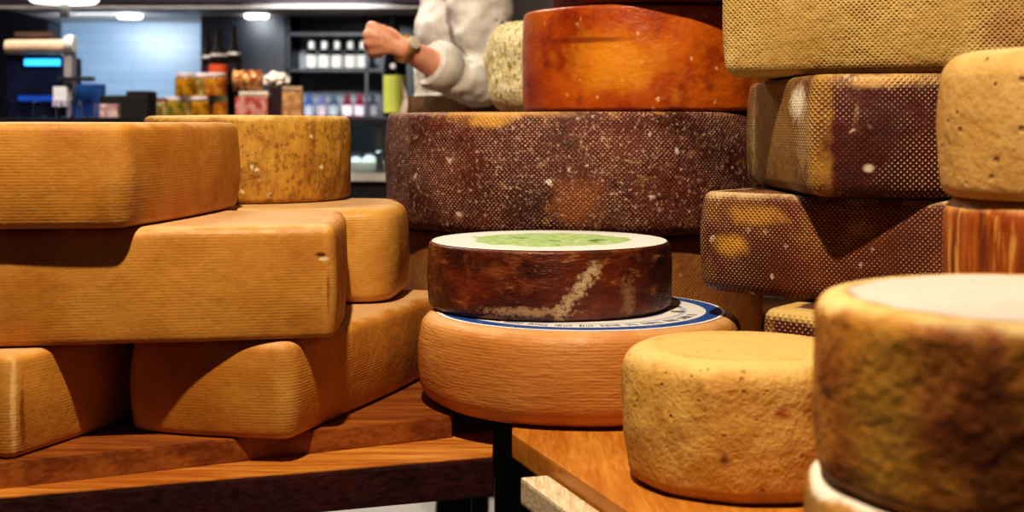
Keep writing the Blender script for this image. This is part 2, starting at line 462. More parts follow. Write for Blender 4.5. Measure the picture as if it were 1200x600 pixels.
# dark marks running round the white ring of the label
bm = bmesh.new(); rnd = random.Random(3)
ang = PI * 1.02
while ang < 2 * PI - .35:
    for _ in range(rnd.randint(5, 10)):
        w = rnd.uniform(.016, .028)
        for rad0, rad1, a0, a1 in ((.149, .163, ang, ang + w * .28), (.149 + rnd.choice((0, .006, .011)), .163, ang + w * .3, ang + w * .62)):
            if rad0 == .149 or rnd.random() < .8:
                if rad0 != .149: rad1 = rad0 + .003
                vs = [bm.verts.new((r_ * math.cos(a_), r_ * math.sin(a_), .0014)) for r_, a_ in ((rad0, a0), (rad1, a0), (rad1, a1), (rad0, a1))]
                bm.faces.new(vs)
        ang += w
        if ang > 2 * PI - .36: break
    ang += .05
o = finish(bm, 'lettering', plain('dark_print_ink', '1d1d33', .6), lab, (0, 0, 0)); o['label'] = 'dark print around the ring'
inkb = plain('brown_print_ink', '6d6152', .6)
for a0 in (.12, .42, -.25, 2.6, 3.0):
    bm = bmesh.new()
    vs = [bm.verts.new((r_ * math.cos(a_), r_ * math.sin(a_), .0013)) for r_, a_ in ((.124, a0), (.142, a0), (.142, a0 + .11), (.124, a0 + .11))]
    bm.faces.new(vs); finish(bm, 'emblem', inkb, lab)['label'] = 'small brown mark on the ring label'

Gw = wheel('round_cheese', (.0520, 1.905), .168, TT + .1213, .091,
      lambda loc: rind('dark_washed_rind', '33100a', '6e2c13', 10, .32, .68, stretch=(.7, .7, 1.7),
                       blotch=(('7d3c17', 16, .52, .72, .7, (.5, .5, 2.5)), ('1a0605', 9, .5, .7, .7), ('a8733c', 46, .58, .70, .7, (.6, .6, 1.6)), ('8a4a1e', 30, .5, .68, .6), ('c5a578', 90, .7, .78, .5)),
                       spots=(*[((.062 + .0085 * k, 1.745, TT + .135 + .0105 * k), (.010, .05, .012), 'c4a980', .85, 3.0, 170) for k in range(6)],
                              ((.018, 1.745, TT + .135), (.06, .05, .007), 'b08d62', .8, 3.0, 170), ((-.02, 1.75, TT + .186), (.035, .05, .010), '8a4a1c', .6, 1.3),
                              ((.150, 1.78, TT + .15), (.010, .05, .03), '94714c', .7, 3.0, 170)),
                       edge=(('etop', '9a6a34', 40, .95, 1.3, .6), ('ebot', 'c9b08a', 60, 1.1, 1.4, .6)),
                       bump=((70, .0014), (25, .0012)), rough=.42, loc=loc, coat=.15),
      rt=.004, rb=.010, sb=.0025, dome=.0, amp=.0016, seed=9,
      label='dark brown cheese wheel with a white and green top label, on the blue labelled wheel')
t = NT('green_white_label'); co = t.coord()
ln = t.t.nodes.new('ShaderNodeVectorMath'); ln.operation = 'LENGTH'
t.L(t.scaled(co, (1, 1, 0)), ln.inputs[0])
na = t.noise(co, 22, 3); nb = t.noise(t.scaled(co, (1, 1, 1)), 70, 4, .6)
rr = t.math('ADD', ln.outputs['Value'], t.math('MULTIPLY', t.math('SUBTRACT', na.outputs[0], .5), .07))
g = t.mix(t.step(nb.outputs[0], .45, .62), lin('9cc070'), lin('c8d8a6'))
g = t.mix(t.step(na.outputs[0], .58, .66), g, lin('56843a'))
g = t.mix(t.step(nb.outputs[0], .62, .68), g, lin('3e6a2c'))
c = t.mix(t.step(rr, .112, .106), lin('e2e4da'), g)
c = t.mix(t.step(nb.outputs[0], .55, .8, 0, .25), c, lin('e3d3b0'))
t.L(c, t.b.inputs['Base Color']); t.b.inputs['Roughness'].default_value = .5
bm = bmesh.new(); add_lathe(bm, [(.0005, .0002), (.1625, .0002), (.1635, .0007), (.1625, .0013), (.0005, .0013)], 128)
lab = finish(bm, 'paper_label', t.m, Gw, (0, 0, .0910)); lab['label'] = 'round white label with green print'

# --- the tall dark wheel behind and its support
wheel('round_cheese', (.125, 2.50), .325, TT, .1935,
      lambda loc: rind('brown_red_netted_rind', '835026', 'a87036', 8, .3, .7,
                       blotch=(('a5722f', 12, .5, .7, .7), ('3d1410', 7, .52, .72, .6), ('c29a5c', 70, .6, .72, .6)),
                       net=dict(p=.0072, col='c9a873', lo=2.2, hi=3.4, amt=.5), bump=((90, .001),), rough=.6, loc=loc),
      rt=.012, rb=.012, sb=.004, seed=10,
      label='brown netted cheese wheel at the bottom, mostly hidden behind the green labelled wheel')
wheel('round_cheese', (.125, 2.495), .350, TT + .195, .199,
      lambda loc: rind('maroon_netted_rind', '40160e', '6a2a18', 7, .3, .7,
                       blotch=(('8a4f24', 10, .54, .72, .75), ('22090f', 5, .5, .72, .7), ('a5793f', 45, .58, .7, .7), ('dcc0a0', 150, .56, .68, .85), ('e6d2bc', 260, .60, .70, .8), ('1c070a', 70, .56, .68, .7)),
                       net=dict(p=.0076, col='d9bba0', lo=1.8, hi=3.4, amt=.95, ms=14, mlo=.40, mhi=.62, mmin=.12, jit=.9, h=.0004),
                       specks=('ead9c8', 32, .22, .85),
                       spots=(((-.05, 2.19, E + .030), (.10, .12, .030), 'd9a24e', .9, 1.2, 40), ((-.17, 2.25, E + .036), (.07, .1, .018), 'd8a654', .85, 1.2, 40),
                              ((-.035, 2.19, E + .004), (.035, .1, .014), 'd9a24e', .9, 1.1, 50), ((.02, 2.15, E + .028), (.09, .12, .020), 'd3a050', .85, 1.1, 40), ((.10, 2.15, E - .125), (.05, .1, .04), 'a8642c', .5, 1.4, 40)),
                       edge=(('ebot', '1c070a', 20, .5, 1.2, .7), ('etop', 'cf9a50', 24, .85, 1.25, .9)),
                       bump=((70, .0016), (26, .0016)), rough=.55, loc=loc),
      rt=.010, rb=.022, sb=.006, amp=.0022, seed=11,
      label='largest cheese wheel, dark maroon with pale net print and a gold patched rim')
wheel('round_cheese', (.241, 2.42), .220, TT + .3955, .174,
      lambda loc: rind('orange_waxy_rind', 'a03c0a', 'ca6a15', 6, .3, .7, stretch=(.8, .8, 1.3),
                       blotch=(('7e2007', 9, .46, .68, .85), ('da8a24', 8, .54, .74, .7), ('5e1a07', 26, .62, .76, .5, (1, 1, .5)), ('6b3a14', 18, .6, .74, .5)),
                       specks=('f0c890', 40, .2, .6),
                       edge=(('ebot', 'e0a566', 50, 1.0, 1.35, .8), ('etop', 'e9b070', 30, 1.0, 1.3, .7)),
                       spots=(((.165, 2.21, E + .100), (.085, .12, .06), 'e0931f', .75, 1.3, 30), ((.12, 2.24, TT + .512), (.09, .1, .006), '6b2008', .7, .5, 60)),
                       bump=((60, .0009), (20, .0010)), rough=.38, loc=loc, coat=.3),
      rt=.007, rb=.008, sb=.003, amp=.0016, seed=12,
      label='glossy orange cheese wheel standing on the largest maroon wheel')
wheel('round_cheese', (.292, 2.392), .222, TT + .571, .15,
      lambda loc: rind('wine_dark_rind', '3a0d0c', '611a14', 8, blotch=(('1f0707', 12, .5, .7, .6), ('7a2c18', 30, .6, .75, .5)), bump=((80, .001),), rough=.5, loc=loc),
      rt=.012, rb=.010, sb=.004, seed=13,
      label='wine dark cheese wheel on top of the orange wheel, cut by the upper frame edge')
wheel('round_cheese', (.060, 2.715), .104, TT + .3955, .182,
      lambda loc: rind('herb_coated_rind', 'cbbb84', 'e8dcab', 26, .35, .65,
                       blotch=(('77733f', 90, .52, .62, .85, (1.6, 1.6, .45)), ('f4ebc6', 110, .52, .64, .8, (1.6, 1.6, .45)), ('8a6d3c', 110, .64, .72, .7), ('4f4a2a', 150, .68, .74, .7)),
                       bump=((130, .003), (60, .003)), rough=.8, loc=loc),
      rt=.05, rb=.04, sb=.008, amp=.0028, freq=60, seed=14,
      label='small pale cheese coated in dried herbs, left of the orange wheel')

# --- right stack
block('cheese_block', para((.30, 1.648), (.56, 1.43), .28), TT, .153,
      lambda loc: rind('dark_netted_rind', '35140f', '5c2a18', 8, .3, .7, net=dict(p=.0078, col='c9a27c', lo=2.0, hi=3.3, amt=.85, mmin=.3, jit=.2),
                       edge=(('etop', 'c9a860', 20, .3, .7, .95), ('corner', 'b58f4e', 20, .8, 1.2, .8)), bump=((70, .001),), rough=.6, loc=loc),
      r=.018, bulge=.004, rt=.014, rb=.012, sb=.003, seed=15,
      label='netted cheese block on the table, peeping out between yellow and white topped wheels')
block('cheese_block', para((.240, 1.80), (.520, 1.555), .33), TT + .1555, .1305,
      lambda loc: rind('bronze_netted_rind', '47190f', '74361a', 7, .3, .7,
                       blotch=(('91602a', 9, .48, .68, .8), ('2f0d0c', 6, .52, .72, .7)),
                       net=dict(p=.0066, col='d2a970', lo=1.8, hi=3.3, amt=.95, ms=9, mlo=.36, mhi=.6, mmin=.25, jit=.15, h=.0006),
                       spots=(((.312, 1.735, E - .116), (.042, .06, .015), 'bd8a34', .85, 1.3, 50), ((.284, 1.765, E - .157), (.026, .05, .016), 'c28f30', .9, 1.0, 50),
                              ((.42, 1.64, E - .126), (.02, .03, .012), 'a8793a', .6, 1.0, 50), ((.30, 1.74, E - .075), (.05, .05, .012), 'cfae6c', .7, 1.1, 40)),
                       edge=(('etop', 'd8bd86', 18, .62, 1.05, .9), ('corner', 'a8803f', 16, .9, 1.4, .6)),
                       specks=('e8d8bc', 34, .2, .6), bump=((60, .0012),), rough=.55, loc=loc),
      r=.028, bulge=.003, rt=.012, rb=.018, sb=.004, amp=.0012, seed=16,
      label='bronze netted cheese block with two gold patches, below the dark block')
block('cheese_block', [(.359, 1.610), (.535, 1.572), (.60, 1.96), (.343, 2.00)], TT + .288, .1455,
      lambda loc: rind('maroon_block_rind', '3a130e', '5e2118', 7, .3, .7,
                       blotch=(('241012', 6, .52, .72, .7), ('6e4a26', 12, .56, .74, .6), ('b79c6c', 60, .60, .72, .5, (1, 1, .15))),
                       net=dict(p=.0068, col='e2c898', lo=1.9, hi=3.3, amt=.95, ms=9, mlo=.42, mhi=.6, mmin=.08, jit=.15, h=.0006),
                       spots=(((.346, 1.80, E + .0), (.022, .24, .14), '8f6c38', .9, 1.6, 50), ((.347, 1.665, E + .026), (.016, .035, .024), 'f0e6cf', .95, 1.5, 90), ((.350, 1.64, E - .02), (.012, .03, .05), 'b79c6c', .5, 2.2, 120),
                              ((.515, 1.57, E + .032), (.017, .03, .014), 'c6a468', .9, .9, 60), ((.50, 1.575, E - .020), (.006, .02, .006), 'e6dcc6', .95, .6), ((.415, 1.59, E - .052), (.007, .02, .006), 'e0d2b8', .9, .7),
                              ((.435, 1.59, E + .050), (.075, .03, .010), 'cda363', .85, 1.6, 60), ((.346, 1.90, E - .02), (.01, .06, .07), 'c2aa7a', .8, 1.8, 70)),
                       edge=(('corner', 'b08438', 20, .72, 1.15, .9), ('etop', 'cda865', 18, .8, 1.15, .8)),
                       specks=('e2d0b4', 30, .18, .5), bump=((60, .0012),), rough=.5, loc=loc),
      r=.020, bulge=.008, rt=.010, rb=.016, sb=.004, amp=.0016, seed=17,
      label='dark maroon cheese block with a gold vertical edge and white smear on its left')
block('cheese_block', para((.268, 1.752), (.640, 1.540), .34), TT + .4355, .17,
      lambda loc: rind('tan_netted_rind', 'a98745', 'c7a864', 8, .3, .7,
                       blotch=(('8a6430', 10, .52, .72, .6), ('d8bd80', 20, .58, .76, .5)),
                       net=dict(p=.0064, col='5e3624', lo=2.0, hi=3.5, amt=.72, ms=7, mlo=.36, mhi=.62, mmin=.2, jit=.6, h=-.0005),
                       spots=(((.575, 1.57, E + .105), (.045, .06, .03), '7a3526', .45, 1.2, 30), ((.59, 1.56, E + .15), (.05, .06, .03), '7a4a2c', .4, 1.2, 30)),
                       edge=(('ebot', 'b8924a', 20, .6, 1.2, .7), ('corner', 'd2b678', 16, .8, 1.3, .6)),
                       bump=((80, .0014), (30, .001)), rough=.65, loc=loc),
      r=.016, bulge=.006, rt=.014, rb=.016, sb=.004, amp=.0016, seed=18,
      label='tan netted cheese block topmost of the right stack, reaching the upper frame edge')
wheel('round_cheese', (.553, 1.30), .128, TT, .170,
      lambda loc: rind('rust_rind_lower', '7a3312', 'a55a1c', 8, bump=((80, .001),), loc=loc), rt=.014, rb=.014, seed=19,
      label='rust cheese wheel hidden at the foot of the right stack behind the white topped wheel')
wheel('round_cheese', (.553, 1.30), .134, TT + .1705, .134,
      lambda loc: rind('rust_streaked_rind', '8a3a10', 'b5651d', 9, .3, .7, stretch=(1.6, 1.6, .25),
                       blotch=(('5e2209', 34, .46, .6, .85, (1.5, 1.5, .15)), ('dda650', 46, .52, .62, .85, (1.5, 1.5, .14)), ('4b1a0a', 10, .58, .74, .5)),
                       edge=(('etop', 'dcb56e', 22, .45, .95, .95),), bump=((60, .0016),), rough=.5, loc=loc),
      rt=.018, rb=.014, sb=.002, amp=.002, seed=20,
      label='rust orange cheese wheel with vertical streaks under the pitted tan wheel at right')
wheel('round_cheese', (.556, 1.298), .140, TT + .3050, .139,
      lambda loc: rind('tan_pitted_rind', 'b98d47', 'd0aa68', 7, .3, .7,
                       blotch=(('ab742c', 6, .52, .75, .65), ('dfc48c', 16, .58, .76, .5), ('8a5a24', 60, .68, .75, .5)),
                       pits=(60, .24, .003, '9a6630'), edge=(('etop', 'ddc490', 14, .55, 1.2, .6),),
                       bump=((110, .0009), (28, .0014)), rough=.62, loc=loc),
      rt=.026, rb=.012, sb=.006, amp=.0022, seed=21,
      label='tan pitted cheese wheel at the right frame edge, on the rust orange wheel')

# --- foreground wheels
wheel('round_cheese', (.247, 1.452), .124, TT, .139,
      lambda loc: rind('yellow_pitted_rind', 'c08a36', 'd6ab5c', 9, .3, .7,
                       blotch=(('a86f24', 20, .52, .68, .65), ('e3c486', 30, .58, .72, .55), ('8a5018', 55, .64, .74, .55)),
                       spots=(((.262, 1.33, TT + .094), (.010, .03, .007), 'a8551c', .85, .9, 120), ((.207, 1.335, TT + .048), (.006, .02, .006), '6b2c10', .9, .7, 120),
                              ((.185, 1.35, TT + .118), (.006, .02, .006), '8a5a2a', .6, .7, 120)),
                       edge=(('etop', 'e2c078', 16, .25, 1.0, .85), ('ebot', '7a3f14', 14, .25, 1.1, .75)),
                       cap=('dfbb72', .0, .15, .85), pits=(75, .2, .002, '9a6224'),
                       bump=((110, .0014), (45, .0011)), rough=.62, loc=loc),
      rt=.022, rb=.016, sb=.006, dome=.002, amp=.0022, freq=30, seed=22,
      label='yellow pitted cheese wheel standing alone on the amber table in front')
wheel('round_cheese', (.376, .95), .166, TT, .1275,
      lambda loc: rind('honey_rind', 'a8742a', 'c2924a', 9, cap=('e8dfca', -.08, .02, 1), edge=(('etop', 'e8dfca', 20, .72, .9, .95),),
                       blotch=(('7a4a18', 14, .55, .7, .6),), bump=((90, .001),), loc=loc), rt=.012, rb=.012, sb=.003, seed=23,
      label='honey cheese wheel with a white upper rim, beneath the white topped wheel in front')
wheel('round_cheese', (.378, .95), .162, TT + .1285, .126,
      lambda loc: rind('white_topped_rind', 'b26f20', 'c98c38', 8, .3, .7,
                       blotch=(('743010', 13, .46, .68, .8), ('561f0c', 24, .54, .70, .75), ('d3aa50', 24, .6, .76, .5)),
                       edge=(('etop', 'e0c684', 20, .6, 1.0, .9),),
                       spots=(((.34, .795, TT + .17), (.12, .08, .05), '5a220c', .75, 1.3, 35), ((.235, .87, TT + .19), (.02, .06, .10), 'b98e34', .6, .8, 30)),
                       cap=('cbc3b6', .03, .085, .97), bump=((70, .0018), (30, .0018)), rough=.6, loc=loc),
      rt=.014, rb=.012, sb=.003, dome=.001, amp=.0022, freq=26, seed=24,
      label='large mottled cheese wheel with a white upper face at the right front')

# ================================================================== BACKGROUND
navy = plain('navy_black_cabinet', '12131d', .45, var=.1)
purple = plain('aubergine_fascia', '261a2b', .6, var=.1)
greyp = plain('grey_soffit', 'cfc6c0', .5, var=.06)
steel = plain('brushed_steel', 'b8b8b8', .3, 1.0, var=.05, scale=40, stretch=(1, 1, 12))
white = plain('white_enamel', 'e9e6e2', .4, var=.03)
# back bar of cabinets
cab = empty('back_cabinet', (-1.2, 5.8, 0)); tag(cab, 'tall navy black back cabinet with a lit soffit and a pale blue panel', 'cabinet')
def cb(name, lo, hi, m, par=cab, org=(-1.2, 5.8, 0), bev=0.0):
    return box(name, tuple(lo[i] - org[i] for i in range(3)), tuple(hi[i] - org[i] for i in range(3)), m, par, bevel=bev)
t = NT('pale_blue_panel'); co = t.coord()
br = t.t.nodes.new('ShaderNodeTexBrick'); br.inputs['Scale'].default_value = 1
mp = t.t.nodes.new('ShaderNodeCombineXYZ'); sx = t.t.nodes.new('ShaderNodeSeparateXYZ'); t.L(co, sx.inputs[0]); t.L(sx.outputs[0], mp.inputs[0]); t.L(sx.outputs[2], mp.inputs[1])
t.L(mp.outputs[0], br.inputs['Vector']); br.inputs['Brick Width'].default_value = .2; br.inputs['Row Height'].default_value = .045; br.inputs['Mortar Size'].default_value = .0015
br.inputs['Color1'].default_value = lin('9fb9d2'); br.inputs['Color2'].default_value = lin('93b0cc'); br.inputs['Mortar'].default_value = lin('7d98b4')
t.L(br.outputs[0], t.b.inputs['Base Color']); t.b.inputs['Roughness'].default_value = .3
cb('base_unit', (-3.2, 5.55, 0), (-.4, 6.19, 1.0), navy)
cb('blue_panel', (-2.02, 6.12, 1.0), (-1.31, 6.17, E + .47), t.m)['label'] = 'pale blue tiled panel'
cb('side_panel', (-3.2, 5.95, 1.0), (-2.02, 6.19, 2.3), navy)
cb('column', (-1.31, 5.75, 1.0), (-.955, 6.19, E + .47), navy)
cb('column', (-.53, 5.75, 1.0), (-.36, 6.19, 2.3), navy)
cb('soffit', (-2.02, 5.37, E + .455), (-.36, 6.19, E + .475), greyp)['label'] = 'grey underside panel'
cb('fascia', (-2.02, 5.35, E + .475), (-.36, 5.40, 2.3), purple)
for px in (-1.60, -1.07):
    d = lathe('downlight', [(.001, -.012), (.045, -.012), (.05, 0), (.001, 0)], plain('lamp_glow', 'fff6e6', .5, emit=9), cab, (px + 1.2, 5.72 - 5.8, E + .455), 20)
# open shelf unit
shb = cb
shb('back_panel', (-.95, 6.10, 1.0), (-.535, 6.18, E + .453), plain('grey_back_panel', 'a9aeb2', .5, var=.06))
for z in (E + .030, E + .232, E + .385): shb('shelf_board', (-.95, 5.76, z - .012), (-.535, 6.10, z), navy)
for x in (-.95, -.545, -.62): shb('upright', (x, 5.76, 1.0), (x + .012, 5.78, E + .453), navy)
# small bottles
capw = plain('white_cap', 'f2efe8', .4, var=.03); labw = plain('white_paper', 'efeae2', .6, var=.03); darkg = plain('dark_bottle_glass', '1d1511', .15, var=.1)
def small_bottle(name, r, h, glassm, labm, capm, label, cat, group=None, ballcap=True):
    o = empty(name, (0, 0, 0)); tag(o, label, cat, group)
    lathe('bottle_body', [(.001, 0), (r * .95, 0), (r, h * .03), (r, h * .58), (r * .75, h * .66), (r * .4, h * .72), (r * .4, h * .80), (.001, h * .80)], glassm, o)
    lathe('paper_label', [(r * 1.01, h * .06), (r * 1.03, h * .06), (r * 1.03, h * .50), (r * 1.01, h * .50)], labm, o)
    lathe('cap', [(.001, h * .70), (r * .46, h * .70), (r * .60, h * .80), (r * .60, h * .92), (r * .40, h * .99), (.001, h)], capm, o)
    return o
p0 = small_bottle('small_bottle', .0245, .122, darkg, labw, capw, None, 'bottle')
places = ['leftmost', 'second from left', 'middle', 'fourth from left', 'rightmost']
for i, px in enumerate((365, 380, 395, 410.5, 425)):
    o = p0 if i == 0 else copy_tree(p0)
    o.location = ((px - 600) * 5.85 / 1600, 5.85, E + .2325)
    tag(o, places[i] + ' of the five white capped bottles on the upper shelf', 'bottle', 'white capped bottles on the upper shelf')
cols = [('4a62a0', 'a9aebc', 'first from left, blue capped'), ('6d74a4', 'b9a9b4', 'second from left, violet blue'), ('4e6278', 'a2abb2', 'third from left, slate'),
        ('7c2140', 'ece4ea', 'fourth from left, crimson with white label'), ('8e1f3e', 'ddd3e4', 'fifth from left, crimson with lilac label'), ('4c5262', '9a9aa2', 'sixth from left, grey')]
for i, (px, (cc, lc, nm)) in enumerate(zip((362, 377.5, 391, 407, 421.5, 437), cols)):
    o = small_bottle('small_bottle', .0225, .098, plain('tinted_glass', cc, .2, var=.15), plain('tinted_label', lc, .6), plain('tinted_cap', cc, .4),
                     'small bottle on the lower shelf, ' + nm, 'bottle', 'small bottles on the lower shelf')
    o.location = ((px - 600) * 5.85 / 1600, 5.85, E + .0305)

# glass fronted counter
ct = empty('display_counter', (-1.0, 4.3, 0)); tag(ct, 'glass fronted display counter with dark base, carrying jars, packs and bottles', 'counter')
ctb = lambda n_, lo, hi, m, b=0.0: cb(n_, lo, hi, m, ct, (-1.0, 4.3, 0), b)
CT = E + .018
ctb('worktop', (-2.1, 4.0, CT - .02), (.35, 4.65, CT), plain('dark_stone_worktop', '2a2b30', .3), .003)
ctb('base', (-2.08, 4.06, .12), (.33, 4.62, E - .17), navy)
ctb('plinth', (-2.05, 4.10, 0), (.30, 4.58, .12), plain('grey_plinth', '8c8a88', .5))
ctb('display_deck', (-2.07, 4.03, E - .17), (.32, 4.60, E - .135), plain('deck_white', 'cfc7bb', .4))
ctb('glass_front', (-2.07, 4.012, E - .135), (.32, 4.018, CT - .02), glass('case_glass', 'd9ecf0'))
ctb('rear_panel', (-2.07, 4.59, E - .135), (.32, 4.61, CT - .02), plain('case_back', '55636b', .4))
for x in (-2.07, -1.2, -.40, .30): ctb('glass_post', (x, 4.02, E - .135), (x + .02, 4.04, CT - .02), steel)
for i, (px, s_, nm) in enumerate(((417, .022, 'left'), (433, .025, 'right'))):
    o = lathe('fresh_cheese', [(.001, 0), (s_ * .7, .002), (s_, s_ * .5), (s_ * .92, s_ * 1.0), (s_ * .5, s_ * 1.35), (.001, s_ * 1.45)], white, None, ((px - 600) * 4.15 / 1600, 4.15, E - .112))
    tag(o, nm + ' white cheese ball of the two on the tray in the glass counter', 'cheese', 'white cheeses in the glass counter')
tr = lathe('serving_tray', [(.001, 0), (.085, 0), (.10, .02), (.096, .022), (.083, .004), (.001, .004)], plain('cream_tray', 'efe3d2', .4), None, (-.455, 4.15, E - .1345), 32)
tag(tr, 'cream tray inside the glass counter holding two white cheese balls', 'tray')
for o in [x for x in bpy.data.objects if x.name.startswith('fresh_cheese')]: o.location.z = E - .1295
# jars
jg = glass('jar_glass', 'f6f2e2')
def jar(r, h, fill, lid, label, loc):
    o = empty('glass_jar', loc); tag(o, label, 'jar', 'jars on the counter')
    lathe('contents', [(.001, .002), (r * .95, .002), (r * .97, h * .08), (r * .97, h * .72), (r * .8, h * .8), (.001, h * .8)], fill, o)
    lathe('jar_body', [(.001, 0), (r, 0), (r * 1.02, h * .06), (r * 1.02, h * .76), (r * .86, h * .85), (.001, h * .85)], jg, o)
    lathe('lid', [(.001, h * .83), (r * .93, h * .83), (r * .95, h * .87), (r * .95, h * .98), (r * .9, h), (.001, h)], lid, o)
    return o
def pickle(n_, a, b):
    t = NT(n_); co = t.coord(); n1 = t.noise(co, 45, 3); 
    t.L(t.mix(t.step(n1.outputs[0], .42, .6), lin(a), lin(b)), t.b.inputs['Base Color']); t.b.inputs['Roughness'].default_value = .3
    return t.m
yel = pickle('yellow_preserve', 'a8740e', 'e0a41c'); grn = pickle('green_yellow_preserve', '6f7d1e', 'c9a43a'); org = pickle('orange_preserve', 'c06c0c', 'eca83a'); mix_ = pickle('mixed_preserve', '8f6a1c', 'cfc08a')
X = lambda px, D: (px - 600) * D / 1600
wl = plain('pale_lid', 'f0dfd8', .4, var=.04); gl = plain('green_lid', '9fb48a', .4)
JD = 4.22
for px, r, h, f, l, nm in ((193, .026, .060, mix_, plain('copper_lid', '9a6238', .4), 'small jar with copper coloured lid at the left end of the jar row'),
                           (206, .031, .064, grn, wl, 'lower row jar with pale lid, second from the left end'),
                           (220, .022, .064, mix_, wl, 'narrow lower row jar with pale lid, between two wider ones'),
                           (236, .034, .064, yel, wl, 'lower row jar with the widest pale lid, full of yellow green pieces'),
                           (258, .024, .064, org, gl, 'lower row jar of orange preserve at the right end')):
    jar(r, h, f, l, nm, (X(px, JD), JD, CT + .0005))
for px, r, h, f, l, nm in ((217, .030, .073, yel, wl, 'upper row jar of yellow preserve, left end'),
                           (236, .019, .073, mix_, wl, 'slim upper row jar standing between two yellow jars'),
                           (253, .033, .073, org, wl, 'upper row jar of bright orange preserve')):
    jar(r, h, f, l, nm, (X(px, JD), JD, CT + .0655))
# packs right of the jars
tn = lambda n_, a, b: pickle(n_, a, b)
pk = empty('preserve_box', (X(297, 4.25), 4.25, CT)); tag(pk, 'clear square tub of red and pink sweets with a pale lid', 'tub')
box('tub', (-.051, -.035, 0), (.051, .035, .066), tn('red_sweets', 'b04a34', 'd99a8c'), pk, bevel=.006)
box('lid', (-.040, -.034, .066), (.053, .036, .082), plain('cream_lid', 'e9d6bd', .5), pk, bevel=.005)
bs = empty('bread_roll', (X(291, 4.25), 4.25, CT + .082)); tag(bs, 'striped brown bread roll lying on the tub of red sweets', 'bread')
bm = bmesh.new(); prof = [(.001, -.045)] + [(.031 + .003 * math.cos(k * 2.1), -.043 + .0086 * k) for k in range(11)] + [(.001, .045)]
add_lathe(bm, prof, 24, (0, 0, .0345), 'x'); finish(bm, 'crust', tn('bread_crust', '8a4a1c', 'd59a58'), bs, smooth=True)
bw = empty('paper_twist', (X(324, 4.37), 4.37, CT)); tag(bw, 'dark gift pack topped with a crumpled cream paper twist', 'package')
box('pack', (-.030, -.03, 0), (.030, .03, .095), plain('plum_pack', '3c1f24', .5), bw, bevel=.004)
bm = bmesh.new(); bmesh.ops.create_icosphere(bm, subdivisions=4, radius=.04)
for v in bm.verts:
    v.co *= 1 + .35 * mnoise.noise(v.co * 60); v.co.z *= .72; v.co.x *= 1.05; v.co.z += .118
finish(bm, 'twist', plain('cream_paper', 'ead9c2', .7), bw, smooth=True)
bg = empty('paper_bag', (X(343, 4.25), 4.25, CT)); tag(bg, 'brown paper bag with a folded top at the right end of the packs', 'bag')
bm = bmesh.new(); add_box(bm, (-.031, -.022, 0), (.031, .022, .088))
for v in bm.verts:
    if v.co.z > .05: v.co.y *= .25
finish(bm, 'bag', tn('kraft_paper', '9a6a3c', 'bf9060'), bg, bevel=.003)
box('folded_top', (-.031, -.008, .086), (.031, .008, .098), plain('kraft_fold', 'cfae84', .7), bg, bevel=.002)
# dark bottles behind the jars
for i, (px, r, hh, lc, nm) in enumerate(((243, .020, .30, '3a1418', 'left'), (256, .030, .30, 'd0562c', 'middle'), (274, .024, .315, '23222a', 'right'))):
    o = empty('wine_bottle', (X(px, 4.45 + (.08, -.03, .07)[i]), 4.45 + (.08, -.03, .07)[i], CT)); tag(o, nm + ' dark wine bottle behind the jars, ' + ('dark red', 'bright orange red', 'black')[i] + ' label', 'bottle', 'dark bottles behind the jars')
    lathe('bottle_body', [(.001, 0), (r, 0), (r * 1.02, .01), (r, hh * .62), (r * .8, hh * .70), (r * .38, hh * .78), (r * .36, hh * .97), (.001, hh * .97)], darkg, o)
    lathe('paper_label', [(r * 1.02, hh * .36), (r * 1.05, hh * .36), (r * 1.05, hh * .58), (r * 1.02, hh * .58)], plain('bottle_label', lc, .5), o)
    lathe('neck_band', [(r * .8, hh * .665), (r * .9, hh * .665), (r * .86, hh * .69), (r * .7, hh * .70)], plain('foil_band', 'd8cfc8', .3, var=.3, scale=90), o)
# black boxes left of jars
tag(box('black_box', (-.075, -.06, 0), (.075, .06, .070), plain('black_card', '17120f', .6), None, (X(151, 4.3), 4.3, CT), .003), 'flat black box on the counter below the pale blue panel', 'box')
tag(box('black_box', (-.035, -.05, 0), (.035, .05, .014), plain('black_card', '17120f', .6), None, (X(166, 4.3), 4.3, CT + .0703), .003), 'small flat black box lying on the larger black box', 'box')
tag(box('pink_packet', (-.028, -.02, 0), (.028, .02, .042), tn('pink_stripe', 'b58a80', 'e2c6bc'), None, (X(129, 4.2), 4.2, CT), .003), 'small dusty pink packet in front of the black box', 'packet')
# machine with blue display
mc = empty('coffee_machine', (X(48, 4.4), 4.4, CT)); tag(mc, 'dark counter machine with a cream top roller and glowing blue display', 'machine')
mcd = plain('machine_black_blue', '141a33', .35)
box('housing', (-.105, -.02, 0), (.075, .18, .20), mcd, mc, bevel=.006)
lathe('top_roller', [(.001, -.105), (.022, -.105), (.024, -.09), (.024, .09), (.001, .09)], plain('cream_roller', 'd8b89a', .4), mc, axis='x', c=(0, -.02, .228))
lathe('roller_cap', [(.001, .088), (.026, .088), (.03, .10), (.026, .115), (.001, .115)], white, mc, axis='x', c=(0, -.02, .238))
box('display', (-.045, -.026, .168), (.07, -.02, .190), plain('blue_display', '2f9be6', .4, emit=2.2), mc)['label'] = 'glowing blue display'
box('lower_panel', (-.065, -.026, .052), (.055, -.02, .072), plain('blue_panel_lamp', '14449a', .4, emit=.5), mc)
box('post', (.083, -.03, 0), (.108, .02, .225), plain('grey_post', '9a9592', .4), mc, bevel=.003)
box('white_flap', (.055, -.05, .035), (.098, -.03, .10), white, mc, bevel=.004)
box('arm', (.07, -.05, .118), (.185, -.03, .132), steel, mc, bevel=.002)
prism('blue_guard', [(.112, .0), (.20, .0), (.20, .03), (.112, .03)], .0, .11, plain('blue_plastic', '24508e', .4), mc)
